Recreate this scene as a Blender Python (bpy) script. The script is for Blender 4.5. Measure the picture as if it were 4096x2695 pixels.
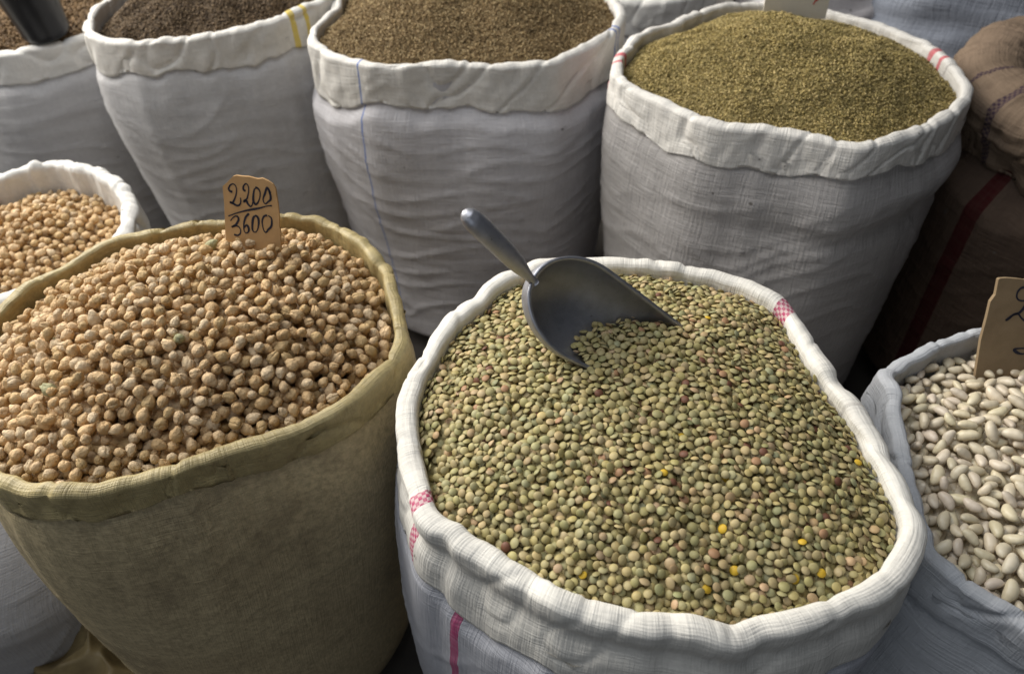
import bpy, math, random
import numpy as np
from mathutils import Vector, Matrix

random.seed(7)
RNG = np.random.default_rng(11)
R = math.radians

for o in list(bpy.data.objects):
    bpy.data.objects.remove(o)
scene = bpy.context.scene
col = scene.collection

# ------------------------------------------------------------------ camera
CAM_Z, PITCH, LENS = 1.14, 44.0, 28.0
cam_data = bpy.data.cameras.new('camera')
cam_data.lens = LENS
cam_data.sensor_width = 36.0
cam_data.clip_start = 0.02
cam_data.clip_end = 60.0
cam_data.dof.use_dof = True
cam_data.dof.focus_distance = 0.70
cam_data.dof.aperture_fstop = 6.3
cam = bpy.data.objects.new('camera', cam_data)
cam.location = (0, 0, CAM_Z)
cam.rotation_euler = (R(90 - PITCH), 0, 0)
col.objects.link(cam)
scene.camera = cam

# ------------------------------------------------------------------ world and lamps (covered market, daylight from the open side)
world = bpy.data.worlds.new('World')
scene.world = world
world.use_nodes = True
bg = world.node_tree.nodes['Background']
bg.inputs['Color'].default_value = (0.72, 0.82, 1.0, 1)
bg.inputs['Strength'].default_value = 0.030


def area_lamp(name, loc, target, size, size_y, power, color):
    d = bpy.data.lights.new(name, 'AREA')
    d.shape = 'RECTANGLE'
    d.size, d.size_y, d.energy, d.color = size, size_y, power, color
    o = bpy.data.objects.new(name, d)
    o.location = loc
    o.rotation_euler = (Vector(target) - Vector(loc)).to_track_quat('-Z', 'Y').to_euler()
    col.objects.link(o)
    return o


area_lamp('daylight_opening', (-2.0, 1.9, 2.1), (0.05, 0.7, 0.5), 2.4, 2.0, 158.0, (1.0, 0.965, 0.90))
area_lamp('skylight', (-0.65, 0.60, 3.1), (-0.25, 0.6, 0.5), 2.0, 2.0, 35.0, (0.90, 0.94, 1.0))
area_lamp('street_side', (-0.9, -2.1, 1.75), (-0.05, 0.8, 0.5), 2.6, 1.3, 10.0, (0.80, 0.89, 1.0))

scene.view_settings.view_transform = 'Standard'
scene.view_settings.look = 'None'
scene.view_settings.gamma = 1.0
scene.view_settings.exposure = 0.0
scene.view_settings.use_curve_mapping = False

# ------------------------------------------------------------------ numpy noise
_perm = np.random.default_rng(3).permutation(256)
_perm = np.concatenate([_perm, _perm, _perm])
_grad = np.random.default_rng(4).normal(size=(256, 3))
_grad /= np.linalg.norm(_grad, axis=1)[:, None]


def perlin(x, y, z):
    x, y, z = np.broadcast_arrays(np.asarray(x, float), np.asarray(y, float), np.asarray(z, float))
    xi, yi, zi = np.floor(x).astype(int), np.floor(y).astype(int), np.floor(z).astype(int)
    xf, yf, zf = x - xi, y - yi, z - zi
    xi, yi, zi = xi & 255, yi & 255, zi & 255
    u, v, w = [t * t * t * (t * (t * 6 - 15) + 10) for t in (xf, yf, zf)]

    def g(a, b, c):
        h = _perm[_perm[_perm[xi + a] + yi + b] + zi + c]
        gr = _grad[h]
        return gr[..., 0] * (xf - a) + gr[..., 1] * (yf - b) + gr[..., 2] * (zf - c)
    x00 = g(0, 0, 0) * (1 - u) + g(1, 0, 0) * u
    x10 = g(0, 1, 0) * (1 - u) + g(1, 1, 0) * u
    x01 = g(0, 0, 1) * (1 - u) + g(1, 0, 1) * u
    x11 = g(0, 1, 1) * (1 - u) + g(1, 1, 1) * u
    return ((x00 * (1 - v) + x10 * v) * (1 - w) + (x01 * (1 - v) + x11 * v) * w) * 1.6


def fbm(x, y, z, octaves=3, gain=0.5):
    s, a = 0.0, 1.0
    for k in range(octaves):
        s = s + a * perlin(x * 2 ** k + 17.3 * k, y * 2 ** k + 5.1 * k, z * 2 ** k + 9.7 * k)
        a *= gain
    return s


def sstep(a, b, x):
    t = np.clip((x - a) / (b - a), 0, 1)
    return t * t * (3 - 2 * t)


# ------------------------------------------------------------------ object helpers
def link_mesh(name, verts, faces, mat, parent=None, smooth=True, uv=None):
    me = bpy.data.meshes.new(name)
    me.from_pydata([tuple(v) for v in verts], [], [tuple(f) for f in faces])
    if uv is not None:
        lay = me.uv_layers.new(name='UVMap')
        idx = np.empty(len(me.loops), dtype=np.int32)
        me.loops.foreach_get('vertex_index', idx)
        lay.data.foreach_set('uv', np.asarray(uv, dtype=np.float32)[idx].ravel())
    if smooth:
        me.shade_smooth()
    me.materials.append(mat)
    me.update()
    o = bpy.data.objects.new(name, me)
    col.objects.link(o)
    if parent is not None:
        o.parent = parent
    return o


def tri_mesh(name, V, F, mat, cols=None, rest=None, smooth=True):
    """fast mesh from numpy triangles, with per-vertex colour and rest coordinates"""
    me = bpy.data.meshes.new(name)
    n, m = len(V), len(F)
    me.vertices.add(n)
    me.vertices.foreach_set('co', V.astype(np.float32).ravel())
    me.loops.add(m * 3)
    me.loops.foreach_set('vertex_index', F.astype(np.int32).ravel())
    me.polygons.add(m)
    me.polygons.foreach_set('loop_start', np.arange(0, m * 3, 3, dtype=np.int32))
    me.polygons.foreach_set('loop_total', np.full(m, 3, dtype=np.int32))
    me.polygons.foreach_set('use_smooth', np.full(m, smooth, dtype=bool))
    if cols is not None:
        a = me.attributes.new('grain_colour', 'FLOAT_COLOR', 'POINT')
        c = np.ones((n, 4), np.float32)
        c[:, :3] = cols
        a.data.foreach_set('color', c.ravel())
    if rest is not None:
        a = me.attributes.new('rest', 'FLOAT_VECTOR', 'POINT')
        a.data.foreach_set('vector', rest.astype(np.float32).ravel())
    me.materials.append(mat)
    me.update(calc_edges=True)
    return me


def empty(name, loc=(0, 0, 0)):
    o = bpy.data.objects.new(name, None)
    o.empty_display_size = 0.05
    o.location = loc
    col.objects.link(o)
    return o


def tag(o, label=None, category=None, group=None, kind=None):
    if label: o['label'] = label
    if category: o['category'] = category
    if group: o['group'] = group
    if kind: o['kind'] = kind
    return o


# ------------------------------------------------------------------ materials
class NT:
    def __init__(self, name):
        self.m = bpy.data.materials.new(name)
        self.m.use_nodes = True
        self.t = self.m.node_tree
        self.b = self.t.nodes['Principled BSDF']

    def n(self, typ, **kw):
        x = self.t.nodes.new(typ)
        for k, v in kw.items():
            setattr(x, k, v)
        return x

    def l(self, a, b):
        self.t.links.new(a, b)

    def val(self, sock, v):
        if hasattr(v, 'links') or isinstance(v, bpy.types.NodeSocket):
            self.l(v, sock)
        else:
            sock.default_value = v

    def math(self, op, a, b=0.0, c=None):
        x = self.n('ShaderNodeMath', operation=op)
        self.val(x.inputs[0], a)
        self.val(x.inputs[1], b)
        if c is not None:
            self.val(x.inputs[2], c)
        return x.outputs[0]

    def mix(self, f, a, b, blend='MIX'):
        x = self.n('ShaderNodeMix', data_type='RGBA', blend_type=blend)
        self.val(x.inputs[0], f)
        self.val(x.inputs[6], a if not isinstance(a, tuple) else (*a, 1))
        self.val(x.inputs[7], b if not isinstance(b, tuple) else (*b, 1))
        return x.outputs[2]

    def noise(self, vec, scale, detail=2.0, rough=0.5, dist=0.0):
        x = self.n('ShaderNodeTexNoise')
        if vec is not None:
            self.l(vec, x.inputs['Vector'])
        x.inputs['Scale'].default_value = scale
        x.inputs['Detail'].default_value = detail
        x.inputs['Roughness'].default_value = rough
        x.inputs['Distortion'].default_value = dist
        return x.outputs['Fac']

    def scalevec(self, vec, s):
        x = self.n('ShaderNodeVectorMath', operation='MULTIPLY')
        self.l(vec, x.inputs[0])
        x.inputs[1].default_value = s
        return x.outputs[0]

    def ramp(self, f, lo, hi):
        x = self.n('ShaderNodeMapRange', clamp=True)
        self.l(f, x.inputs[0])
        x.inputs[1].default_value, x.inputs[2].default_value = lo, hi
        return x.outputs[0]

    def bump(self, h, strength, dist, prev=None):
        x = self.n('ShaderNodeBump')
        x.inputs['Strength'].default_value = strength
        x.inputs['Distance'].default_value = dist
        self.l(h, x.inputs['Height'])
        if prev is not None:
            self.l(prev, x.inputs['Normal'])
        return x.outputs['Normal']


def cloth(name, c1, c2, stripes=(), thread=(0.0016, 0.0016), weave=0.5, rough=0.85, spec=0.2, stain=None,
          stain_amt=0.0, slub=0.35, specks=True, sheen=0.0, mott=0.12):
    """woven sack cloth; UV is in metres: u round the sack, v along the cloth"""
    k = NT(name)
    uv = k.n('ShaderNodeUVMap').outputs[0]
    sep = k.n('ShaderNodeSeparateXYZ')
    k.l(uv, sep.inputs[0])
    u, v = sep.outputs[0], sep.outputs[1]
    obj = k.n('ShaderNodeTexCoord').outputs['Object']
    fu, fv = 1 / thread[0], 1 / thread[1]
    wob = k.noise(uv, 60, 2)
    tu = k.math('SINE', k.math('MULTIPLY', k.math('ADD', u, k.math('MULTIPLY', wob, 0.0025)), fu * 2 * math.pi))
    tv = k.math('SINE', k.math('MULTIPLY', k.math('ADD', v, k.math('MULTIPLY', wob, 0.0025)), fv * 2 * math.pi))
    nu = k.noise(k.scalevec(uv, (fu * 0.8, 22, 1)), 1.0, 2, .6)
    nv = k.noise(k.scalevec(uv, (22, fv * 0.8, 1)), 1.0, 2, .6)
    w1 = k.math('MULTIPLY', k.math('ADD', tu, tv), 0.25)
    w2 = k.math('ADD', k.math('SUBTRACT', nu, 0.5), k.math('SUBTRACT', nv, 0.5))
    h = k.math('ADD', k.math('MULTIPLY', w1, 0.18), k.math('MULTIPLY', w2, 1.5))
    big = k.noise(obj, 7, 4, 0.6)
    base = k.mix(k.ramp(big, 0.35, 0.68), c1, c2)
    base = k.mix(k.math('MULTIPLY', k.ramp(w2, 0.2, -0.35), slub * .45), base, tuple(x * 0.70 for x in c2))
    fm = k.noise(obj, 170, 5, .7)
    base = k.mix(k.math('MULTIPLY', k.ramp(fm, .62, .36), mott), base, tuple(x * .35 for x in c2))
    if stain is not None:
        st = k.noise(obj, 9, 6, 0.65, 0.6)
        base = k.mix(k.math('MULTIPLY', k.ramp(st, 0.5, 0.72), stain_amt), base, stain)
    if specks:
        sp = k.noise(obj, 55, 1)
        base = k.mix(k.math('MULTIPLY', k.ramp(sp, 0.785, 0.80), 0.8), base, (0.10, 0.085, 0.07))
    for (u0, wd, scol, chk) in stripes:
        f = k.math('LESS_THAN', k.math('ABSOLUTE', k.math('SUBTRACT', k.math('ADD', u, k.math('MULTIPLY', wob, 0.002)), u0)), wd / 2)
        if chk:
            ch = k.n('ShaderNodeTexChecker')
            k.l(uv, ch.inputs['Vector'])
            ch.inputs['Scale'].default_value = 1 / chk
            f = k.math('MULTIPLY', f, k.math('ADD', k.math('MULTIPLY', ch.outputs['Fac'], 0.55), 0.45))
        f = k.math('MULTIPLY', f, k.math('ADD', k.math('MULTIPLY', k.ramp(w2, -0.3, 0.3), 0.3), 0.7))
        base = k.mix(f, base, scol)
    k.l(base, k.b.inputs['Base Color'])
    k.b.inputs['Roughness'].default_value = rough
    k.b.inputs['Specular IOR Level'].default_value = spec
    k.b.inputs['Sheen Weight'].default_value = sheen
    nb = k.bump(k.noise(obj, 30, 4, 0.6), 0.14, 0.006)
    k.l(k.bump(h, weave, 0.0012, nb), k.b.inputs['Normal'])
    return k.m


def grain_mat(name, individual, rough=0.6, spec=0.3, bump_scale=1.5, bump=0.5, bump_d=0.0006, mottled=0.25, groove=0.0):
    k = NT(name)
    if individual:
        c = k.n('ShaderNodeObjectInfo').outputs['Color']
    else:
        c = k.n('ShaderNodeAttribute', attribute_name='grain_colour').outputs['Color']
    rest = k.n('ShaderNodeAttribute', attribute_name='rest').outputs['Vector']
    ad = k.n('ShaderNodeVectorMath', operation='MULTIPLY_ADD')
    k.l(c, ad.inputs[0])
    ad.inputs[1].default_value = (71, 93, 57)
    k.l(rest, ad.inputs[2])
    nz = k.noise(ad.outputs[0], bump_scale, 3, 0.6, 0.6)
    f = k.math('MULTIPLY', k.ramp(nz, 0.40, 0.75), mottled)
    dark = k.mix(1.0, c, (0.62, 0.52, 0.42), 'MULTIPLY')
    k.l(k.mix(f, c, dark), k.b.inputs['Base Color'])
    k.b.inputs['Roughness'].default_value = rough
    k.b.inputs['Specular IOR Level'].default_value = spec
    nb = k.bump(nz, bump, bump_d)
    if groove:
        sp = k.n('ShaderNodeSeparateXYZ')
        k.l(rest, sp.inputs[0])
        line = k.ramp(k.math('ABSOLUTE', k.math('ADD', sp.outputs[1], k.math('MULTIPLY', k.math('SUBTRACT', nz, .5), .25))), 0.0, .17)
        side = k.ramp(sp.outputs[2], -.1, -.5)
        nb = k.bump(k.math('MAXIMUM', line, side), groove, .0016, nb)
    k.l(nb, k.b.inputs['Normal'])
    return k.m


def simple(name, c1, c2, scale=20, rough=0.8, spec=0.3, metal=0.0, bump=0.2, bump_d=0.002, detail=4):
    k = NT(name)
    obj = k.n('ShaderNodeTexCoord').outputs['Object']
    nz = k.noise(obj, scale, detail, 0.6)
    k.l(k.mix(k.ramp(nz, 0.3, 0.7), c1, c2), k.b.inputs['Base Color'])
    k.b.inputs['Roughness'].default_value = rough
    k.b.inputs['Specular IOR Level'].default_value = spec
    k.b.inputs['Metallic'].default_value = metal
    k.l(k.bump(nz, bump, bump_d), k.b.inputs['Normal'])
    return k.m


WHITE1, WHITE2 = (0.80, 0.765, 0.69), (0.70, 0.665, 0.60)
MAGENTA, RED, BLUE, YELLOW = (0.40, 0.012, 0.10), (0.55, 0.11, 0.13), (0.10, 0.17, 0.42), (0.62, 0.46, 0.06)

# ------------------------------------------------------------------ ground
fl = simple('floor_concrete', (0.035, 0.030, 0.026), (0.06, 0.052, 0.045), 14, 0.9)
g = link_mesh('ground', [(-12, -6, 0), (12, -6, 0), (12, 14, 0), (-12, 14, 0)], [(0, 1, 2, 3)], fl, smooth=False)
tag(g, kind='structure')

# ------------------------------------------------------------------ sacks
NT_ = 360
TH = np.linspace(0, 2 * math.pi, NT_, endpoint=False)


def rim_radius(centre, pts, fallback, smooth=5.0):
    """radius of a sack mouth round its centre, from surveyed points on the lip (metres, plan view)"""
    a = np.array([math.atan2(y - centre[1], x - centre[0]) % (2 * math.pi) for x, y in pts])
    r = np.array([math.hypot(x - centre[0], y - centre[1]) for x, y in pts])
    i = np.argsort(a)
    a, r = a[i], r[i]
    aa, rr = list(a), list(r)
    ext = list(a) + [a[0] + 2 * math.pi]
    for k in range(len(a)):                       # fill unseen stretches with the mean radius
        gap = ext[k + 1] - ext[k]
        n = int(gap // R(32))
        for j in range(1, n):
            t = ext[k] + gap * j / n
            aa.append(t % (2 * math.pi)); rr.append(fallback)
    i = np.argsort(aa)
    aa, rr = np.array(aa)[i], np.array(rr)[i]
    g_ = np.interp(TH, aa, rr, period=2 * math.pi)
    w = np.exp(-0.5 * (np.arange(-30, 31) / smooth) ** 2)
    w /= w.sum()
    return np.convolve(np.concatenate([g_[-30:], g_, g_[:30]]), w, 'valid')


class Sack:
    pass


def grid_faces(nt, m, close=True):
    i = np.arange(nt if close else nt - 1)[:, None]
    j = np.arange(m - 1)[None, :]
    a = i * m + j
    b = ((i + 1) % nt) * m + j
    return np.stack([b, a, a + 1, b + 1], -1).reshape(-1, 4)


def normals(P):
    du = np.roll(P, -1, 0) - np.roll(P, 1, 0)
    dv = np.gradient(P, axis=1)
    n = np.cross(dv, du)
    return n / (np.linalg.norm(n, axis=2)[..., None] + 1e-12)


def make_sack(name, centre, pts, zc, fallback, mat_cuff, mat_body, label, group=None, rho=0.012, hang=0.06, flare=0.004,
              pinch=0.0, hang_var=0.25, tilt=(0, 0), rim_noise=0.003, z_noise=0.004, bulge=0.012, base_r=None, seed=0,
              wrinkle=0.004, wr_k=1.6, wr_v=34.0, cuff_wr=0.003, cuff_len=None, folds=(), base_c=None, mbody=110, inner=0.07,
              dents=(), bottom=0.80, top_in=.004):
    S = Sack()
    Rm = rim_radius(centre, pts, fallback)
    cs, sn = np.cos(TH), np.sin(TH)
    Rm = Rm + rim_noise * fbm(cs * 2.6 + seed, sn * 2.6, 1.7 + seed, 3, 0.6) + rim_noise * .5 * perlin(cs * 9 + seed, sn * 9, 4.4)
    Z = zc + tilt[0] * cs + tilt[1] * sn + z_noise * fbm(cs * 2.2 + seed, sn * 2.2, 7.7 + seed, 3, 0.6) \
        + z_noise * .4 * perlin(cs * 10 + seed, sn * 10, 8.4)
    rh = rho * (1 + 0.12 * perlin(cs * 3 + seed, sn * 3, 3.3) + 0.04 * perlin(cs * 11 + seed, sn * 11, 5.3))
    for (ang, wd, dr, dz, ds) in folds:           # kinks in the lip
        d = (TH - R(ang) + math.pi) % (2 * math.pi) - math.pi
        gq = np.exp(-(d / R(wd)) ** 2)
        Rm = Rm + .6 * dr * gq
        Z = Z + dz * gq
        rh = rh * (1 + .35 * ds * gq)
    S.centre, S.R, S.Z, S.rho, S.zc = centre, Rm, Z, rh, zc
    root = empty(name, (centre[0], centre[1], 0))
    tag(root, label, 'sack', group)
    S.root = root
    r0 = float(Rm.mean())
    S.r0 = r0
    # --- cuff profile
    L = (hang if cuff_len is None else cuff_len(TH)) * (1 + hang_var * fbm(cs * 1.7 + seed, sn * 1.7, 2.2 + seed, 3, 0.6))
    L = np.maximum(L, rh * 1.6)
    D, ZZ = [], []
    for s in np.linspace(0, 1, 8)[:-1]:
        D.append(-rh * (1.0 + 0.25 * (1 - s))); ZZ.append(-inner * (1 - s) - rh * s)
    for ph in np.linspace(math.pi, 0, 16):
        D.append(rh * math.cos(ph)); ZZ.append(-rh + rh * math.sin(ph) ** .75 * (1 - .28 * (1 + math.cos(ph)) / 2))
    nh = 26
    for s in np.linspace(0, 1, nh)[1:]:
        bump_ = math.exp(-((s - 0.36) / 0.17) ** 2)
        D.append(rh * (1 - pinch * bump_) + flare * s); ZZ.append(-rh - (L - rh) * s)
    de = D[-1]
    for dd, dz in ((-0.0008, -0.0008), (-0.0018, -0.0003), (-0.0024, 0.004), (-0.003, 0.02)):
        D.append(de + dd); ZZ.append(-L + dz)
    D, ZZ = np.array(D).T, np.array(ZZ).T
    rr = Rm[:, None] + D
    P = np.stack([rr * cs[:, None], rr * sn[:, None], Z[:, None] + ZZ], -1)
    ln = np.concatenate([np.zeros((NT_, 1)), np.cumsum(np.linalg.norm(np.diff(P, axis=1), axis=2), 1)], 1)
    v = np.broadcast_to(ln.mean(0)[None], D.shape)
    N = normals(P)
    w = sstep(0.03, 0.09, v)
    dsp = cuff_wr * .6 * (fbm(cs[:, None] * 6 + seed, sn[:, None] * 6, v * 14 + seed, 3, .55)
                     + 0.5 * perlin(cs[:, None] * 16 + v * 22, sn[:, None] * 16 - v * 15, v * 30 + seed))
    rib = .0011 * perlin(cs[:, None] * 34 + seed, sn[:, None] * 34, v * 9 + seed) * sstep(-.1, .5, perlin(cs[:, None] * 3 + seed, sn[:, None] * 3, 2.0))
    crease = -.0030 * np.maximum(0, 1 - 8 * np.abs(perlin(cs[:, None] * 3.2 + seed + v * 6, sn[:, None] * 3.2, v * 10 + seed * 2))) ** 2
    dsp = dsp + rib + crease * (.5 + cuff_wr / .004)
    lump = 0.05 * rho * perlin(cs[:, None] * 13 + seed, sn[:, None] * 13, v * 60)
    P = P + N * (dsp * (0.35 + 0.65 * w) + lump)[..., None]
    uv = np.stack([np.broadcast_to((TH * r0)[:, None], v.shape), v], -1)
    link_mesh('rolled_cuff', P.reshape(-1, 3), grid_faces(NT_, P.shape[1]), mat_cuff, root, uv=uv.reshape(-1, 2))
    # --- body
    br = base_r if base_r else r0 * 1.02
    bc = np.array(base_c if base_c is not None else (0.0, 0.0))
    s = np.linspace(0, 1, mbody)
    z0 = -rh * 1.2
    bz = (Z + z0)[:, None] * (1 - s)[None] + 0.002 * s[None]
    blend = sstep(0.05, 0.75, s)[None]
    rb = Rm[:, None] * (1 - blend) + br * blend
    prof = bulge * np.sin(math.pi * np.clip(s, 0, 1) ** 0.7) + (rho - .0035) * sstep(0.0, 0.13, s) - top_in * (1 - sstep(0.0, 0.2, s))
    bot = sstep(0.88, 1.0, s) ** 1.5
    rb = (rb + prof[None]) * (1 - (1 - bottom) * bot[None])
    hz = (zc - bz)
    hd_ = Z[:, None] - bz
    sh = np.clip((hd_ - rh[:, None]) / (L - rh)[:, None], 0, 1)
    lim = rh[:, None] * (1 - pinch * np.exp(-((sh - .36) / .17) ** 2)) + flare * sh - .0034 + np.maximum(hd_ - L[:, None] - .004, 0) * .7
    rb = np.minimum(rb, Rm[:, None] + lim)
    C, Sn = cs[:, None], sn[:, None]
    n1 = fbm(C * wr_k * .55 + seed, Sn * wr_k * .55, hz * wr_v * 1.9 + 1.5 * perlin(C * 1.3, Sn * 1.3 + seed, hz * 5) + seed, 3, .6)
    n2 = 1 - 2.2 * np.abs(perlin(C * wr_k * .7 + 9 + seed, Sn * wr_k * .7, hz * wr_v * .6 + 2 * perlin(C + 3, Sn + seed, hz * 4)))
    n3 = fbm(C * 1.6 + seed, Sn * 1.6, hz * 4 + seed, 2)
    amp = sstep(0.02, 0.10, hd_ - L[:, None] + .02) * (1 - 0.6 * sstep(.9, 1, s))[None]
    rb = rb + amp * (wrinkle * .16 * n1 + wrinkle * 0.55 * np.maximum(n2, 0) ** 5 + wrinkle * .8 * n3)
    for (ang, zz_, wa, wz, dep) in dents:
        d = (TH - R(ang) + math.pi) % (2 * math.pi) - math.pi
        rb = rb + dep * np.exp(-(d / R(wa)) ** 2)[:, None] * np.exp(-((bz - zz_) / wz) ** 2)
    cx = bc[0] * blend
    cy = bc[1] * blend
    Pb = np.stack([rb * C + cx, rb * Sn + cy, bz], -1)
    vb = hz
    uvb = np.stack([np.broadcast_to((TH * r0)[:, None], vb.shape), vb], -1)
    # close the bottom
    V = np.concatenate([Pb.reshape(-1, 3), [[bc[0], bc[1], 0.002]]])
    F = grid_faces(NT_, mbody).tolist()
    last = len(V) - 1
    for i in range(NT_):
        F.append((((i + 1) % NT_) * mbody + mbody - 1, i * mbody + mbody - 1, last))
    UV = np.concatenate([uvb.reshape(-1, 2), [[0, zc]]])
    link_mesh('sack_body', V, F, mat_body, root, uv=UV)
    return S


def th_to_u(S_r, deg):
    return R(deg % 360) * S_r


# surveyed lip points, metres in plan view
P_LENTIL = [(.011, .668), (.063, .662), (.113, .665), (.162, .658), (.21, .645), (.249, .624), (.268, .606), (.274, .58), (.277, .555),
            (.282, .511), (.295, .471), (.302, .426), (.305, .4), (.305, .373), (.304, .343), (.298, .321), (.279, .308), (.261, .29),
            (.229, .277), (.176, .267), (.118, .263), (.081, .272), (.047, .278), (.006, .305), (-.015, .323), (-.043, .332),
            (-.068, .359), (-.086, .43), (-.091, .471), (-.084, .506), (-.065, .558), (-.043, .595), (-.012, .636)]
P_CHICK = [(-.508, .596), (-.484, .624), (-.461, .657), (-.437, .69), (-.41, .708), (-.381, .716), (-.322, .736), (-.263, .739),
           (-.208, .738), (-.181, .713), (-.154, .687), (-.126, .627), (-.112, .583), (-.109, .554), (-.111, .524), (-.121, .507),
           (-.135, .483), (-.149, .459), (-.191, .438), (-.224, .423), (-.251, .406), (-.304, .383), (-.319, .377), (-.363, .373),
           (-.41, .385)]
P_CHICK2 = [(-.733, .987), (-.689, 1.018), (-.645, 1.014), (-.609, 1.006), (-.574, .979), (-.535, .939), (-.516, .908), (-.509, .859)]
P_B3 = [(-.314, 1.211), (-.306, 1.287), (-.284, 1.331), (-.255, 1.152), (-.233, 1.137), (-.082, 1.137), (-.061, 1.127), (.035, 1.132),
        (.051, 1.123), (.089, 1.166), (.137, 1.218), (.17, 1.27), (.178, 1.32)]
P_B4 = [(.15, 1.076), (.175, 1.186), (.201, 1.234), (.263, 1.273), (.277, 1.29), (.552, 1.292), (.608, 1.24), (.642, 1.192),
        (.645, 1.132), (.641, 1.063), (.628, 1.025), (.586, .988), (.499, .927), (.436, .893), (.379, .927), (.3, .949), (.274, .945),
        (.231, .992), (.183, 1.045)]
P_B2 = [(-.70, 1.36), (-.69, 1.28), (-.655, 1.225), (-.6, 1.205), (-.549, 1.21), (-.50, 1.215), (-.43, 1.235), (-.36, 1.275),
        (-.315, 1.33), (-.30, 1.40)]
P_B1 = [(-.90, 1.35), (-.85, 1.375), (-.80, 1.40), (-.775, 1.42)]
P_BEAN = [(.344, .528), (.368, .545), (.395, .559), (.426, .586), (.452, .596), (.484, .605), (.366, .507), (.358, .471), (.347, .42),
          (.343, .369), (.345, .349), (.35, .323), (.37, .304), (.389, .29)]


def shift(p, dy=-0.008):
    return [(x, y + dy) for x, y in p]


# materials of the sacks
r_l, r_b3, r_b4, r_b2 = 0.205, 0.24, 0.23, 0.21
def su(r, deg): return R(deg) * r

m_lentil_c = cloth('white_linen_cuff', WHITE1, WHITE2, [(su(r_l, 207), .013, MAGENTA, .0034), (su(r_l, 39), .018, MAGENTA, .0036)],
                   thread=(.0022, .0026), weave=.5, slub=.16)
m_lentil_b = cloth('white_linen_body', (0.54, .54, .57), (0.45, .45, .48), [(su(r_l, 222), .008, (.46, .07, .18), .0)], thread=(.0018, .0018), weave=.6)  # blue-grey tone puts part of the body's shade into the white cloth
m_chick = cloth('tan_woven_plastic', (0.54, 0.435, 0.215), (0.42, 0.33, 0.15), thread=(.0014, .0014), weave=.6, rough=.42, spec=.4,
                mott=.35, stain=(0.16, 0.115, 0.055), stain_amt=.5, specks=False, slub=.3)
m_chick_b = cloth('tan_woven_plastic_body', (0.68, 0.55, 0.32), (0.55, 0.435, 0.25), thread=(.0014, .0014), weave=.6, rough=.5, spec=.3,
                  mott=.5, stain=(0.16, 0.12, 0.075), stain_amt=.6, specks=False, slub=.35)
m_white2 = cloth('white_cotton', (0.80, .77, .72), (.70, .68, .64), thread=(.0018, .0018), weave=.5)
m_grey_b = cloth('grey_white_cotton', (0.56, .545, .54), (.47, .455, .45), thread=(.0018, .0018), weave=.6)  # dirtier outside of the cloth, with some shade put into the grey
m_b2 = cloth('white_cotton_yellow_stripe', (.74, .705, .65), (.64, .61, .56), [(su(r_b2, 311), .010, YELLOW, 0), (su(r_b2, 318), .008, YELLOW, 0),
             (su(r_b2, 130), .012, YELLOW, 0)], thread=(.002, .002), weave=.5)
m_b3 = cloth('white_cotton_blue_stripe', (.74, .705, .65), (.64, .61, .56), [(su(r_b3, 237), .0026, BLUE, 0), (su(r_b3, 337), .005, BLUE, 0),
             (su(r_b3, 340), .004, BLUE, 0)], thread=(.0024, .0024), weave=.6)
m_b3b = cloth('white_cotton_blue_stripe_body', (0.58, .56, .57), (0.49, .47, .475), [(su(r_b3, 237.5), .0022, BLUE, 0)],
              thread=(.0024, .0024), weave=.7, slub=.45)  # greyer than its cuff: part of the body's shade is in the colour
m_b4 = cloth('white_cotton_red_stripe', (.74, .705, .65), (.64, .61, .56), [(su(r_b4, 176), .009, RED, 0), (su(r_b4, 171), .008, RED, 0), (su(r_b4, 12), .009, RED, 0),
             (su(r_b4, 5), .008, RED, 0)], thread=(.0026, .0026), weave=.7)
m_b4b = cloth('white_cotton_coarse_body', (0.45, .425, .41), (.36, .34, .325), thread=(.0026, .0026), weave=.9, slub=.55)  # white cloth darkened so its colour carries part of the shade
m_bean = cloth('grey_cotton', (0.50, .505, .52), (.40, .41, .425), thread=(.0022, .0022), weave=.6, slub=.25)
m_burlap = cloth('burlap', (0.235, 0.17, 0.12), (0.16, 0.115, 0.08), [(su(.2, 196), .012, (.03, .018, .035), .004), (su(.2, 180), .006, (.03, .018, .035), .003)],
                 thread=(.0045, .0045), weave=1.0, slub=.7, rough=.95, spec=.1)  # burlap tone lowered; the dimmer light at this side is in the colour
m_burlap_b = cloth('burlap_body_shaded', (0.125, 0.085, 0.06), (0.08, 0.055, 0.04), [(su(.2, 205), .022, (.045, .006, .007), 0), (su(.2, 250), .03, (.045, .006, .007), 0)],
                   thread=(.0045, .0045), weave=1.0, slub=.7, rough=.95, spec=.1)  # body and red stripes darkened, shade of the right side put into colour

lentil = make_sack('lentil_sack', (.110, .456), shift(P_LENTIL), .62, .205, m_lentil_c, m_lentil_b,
                   'white linen sack with magenta checked bands, filled with green lentils',
                   rho=.0098, hang=.086, pinch=.6, flare=.006, hang_var=.18, rim_noise=.002, z_noise=.003, bulge=.018, base_r=.20,
                   seed=1.0, wrinkle=.003, cuff_wr=.0012,
                   folds=[(118, 4, -.005, -.004, -.35), (38, 5, .004, -.003, -.15), (213, 4, .003, .002, -.2), (330, 6, .006, .0, -.1),
                          (160, 5, -.003, .0, -.25), (283, 4, .004, -.004, -.1), (270, 2.2, -.004, -.004, -.3), (288, 2.4, -.004, -.003, -.3), (219, 2.2, -.005, .002, -.3), (136, 2.4, -.004, -.002, -.35),
                          (246, 2.5, .003, .002, -.2), (305, 2.5, -.003, -.002, -.25), (345, 2.6, -.003, .001, -.25), (10, 2.5, .002, -.002, -.2)])
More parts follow.
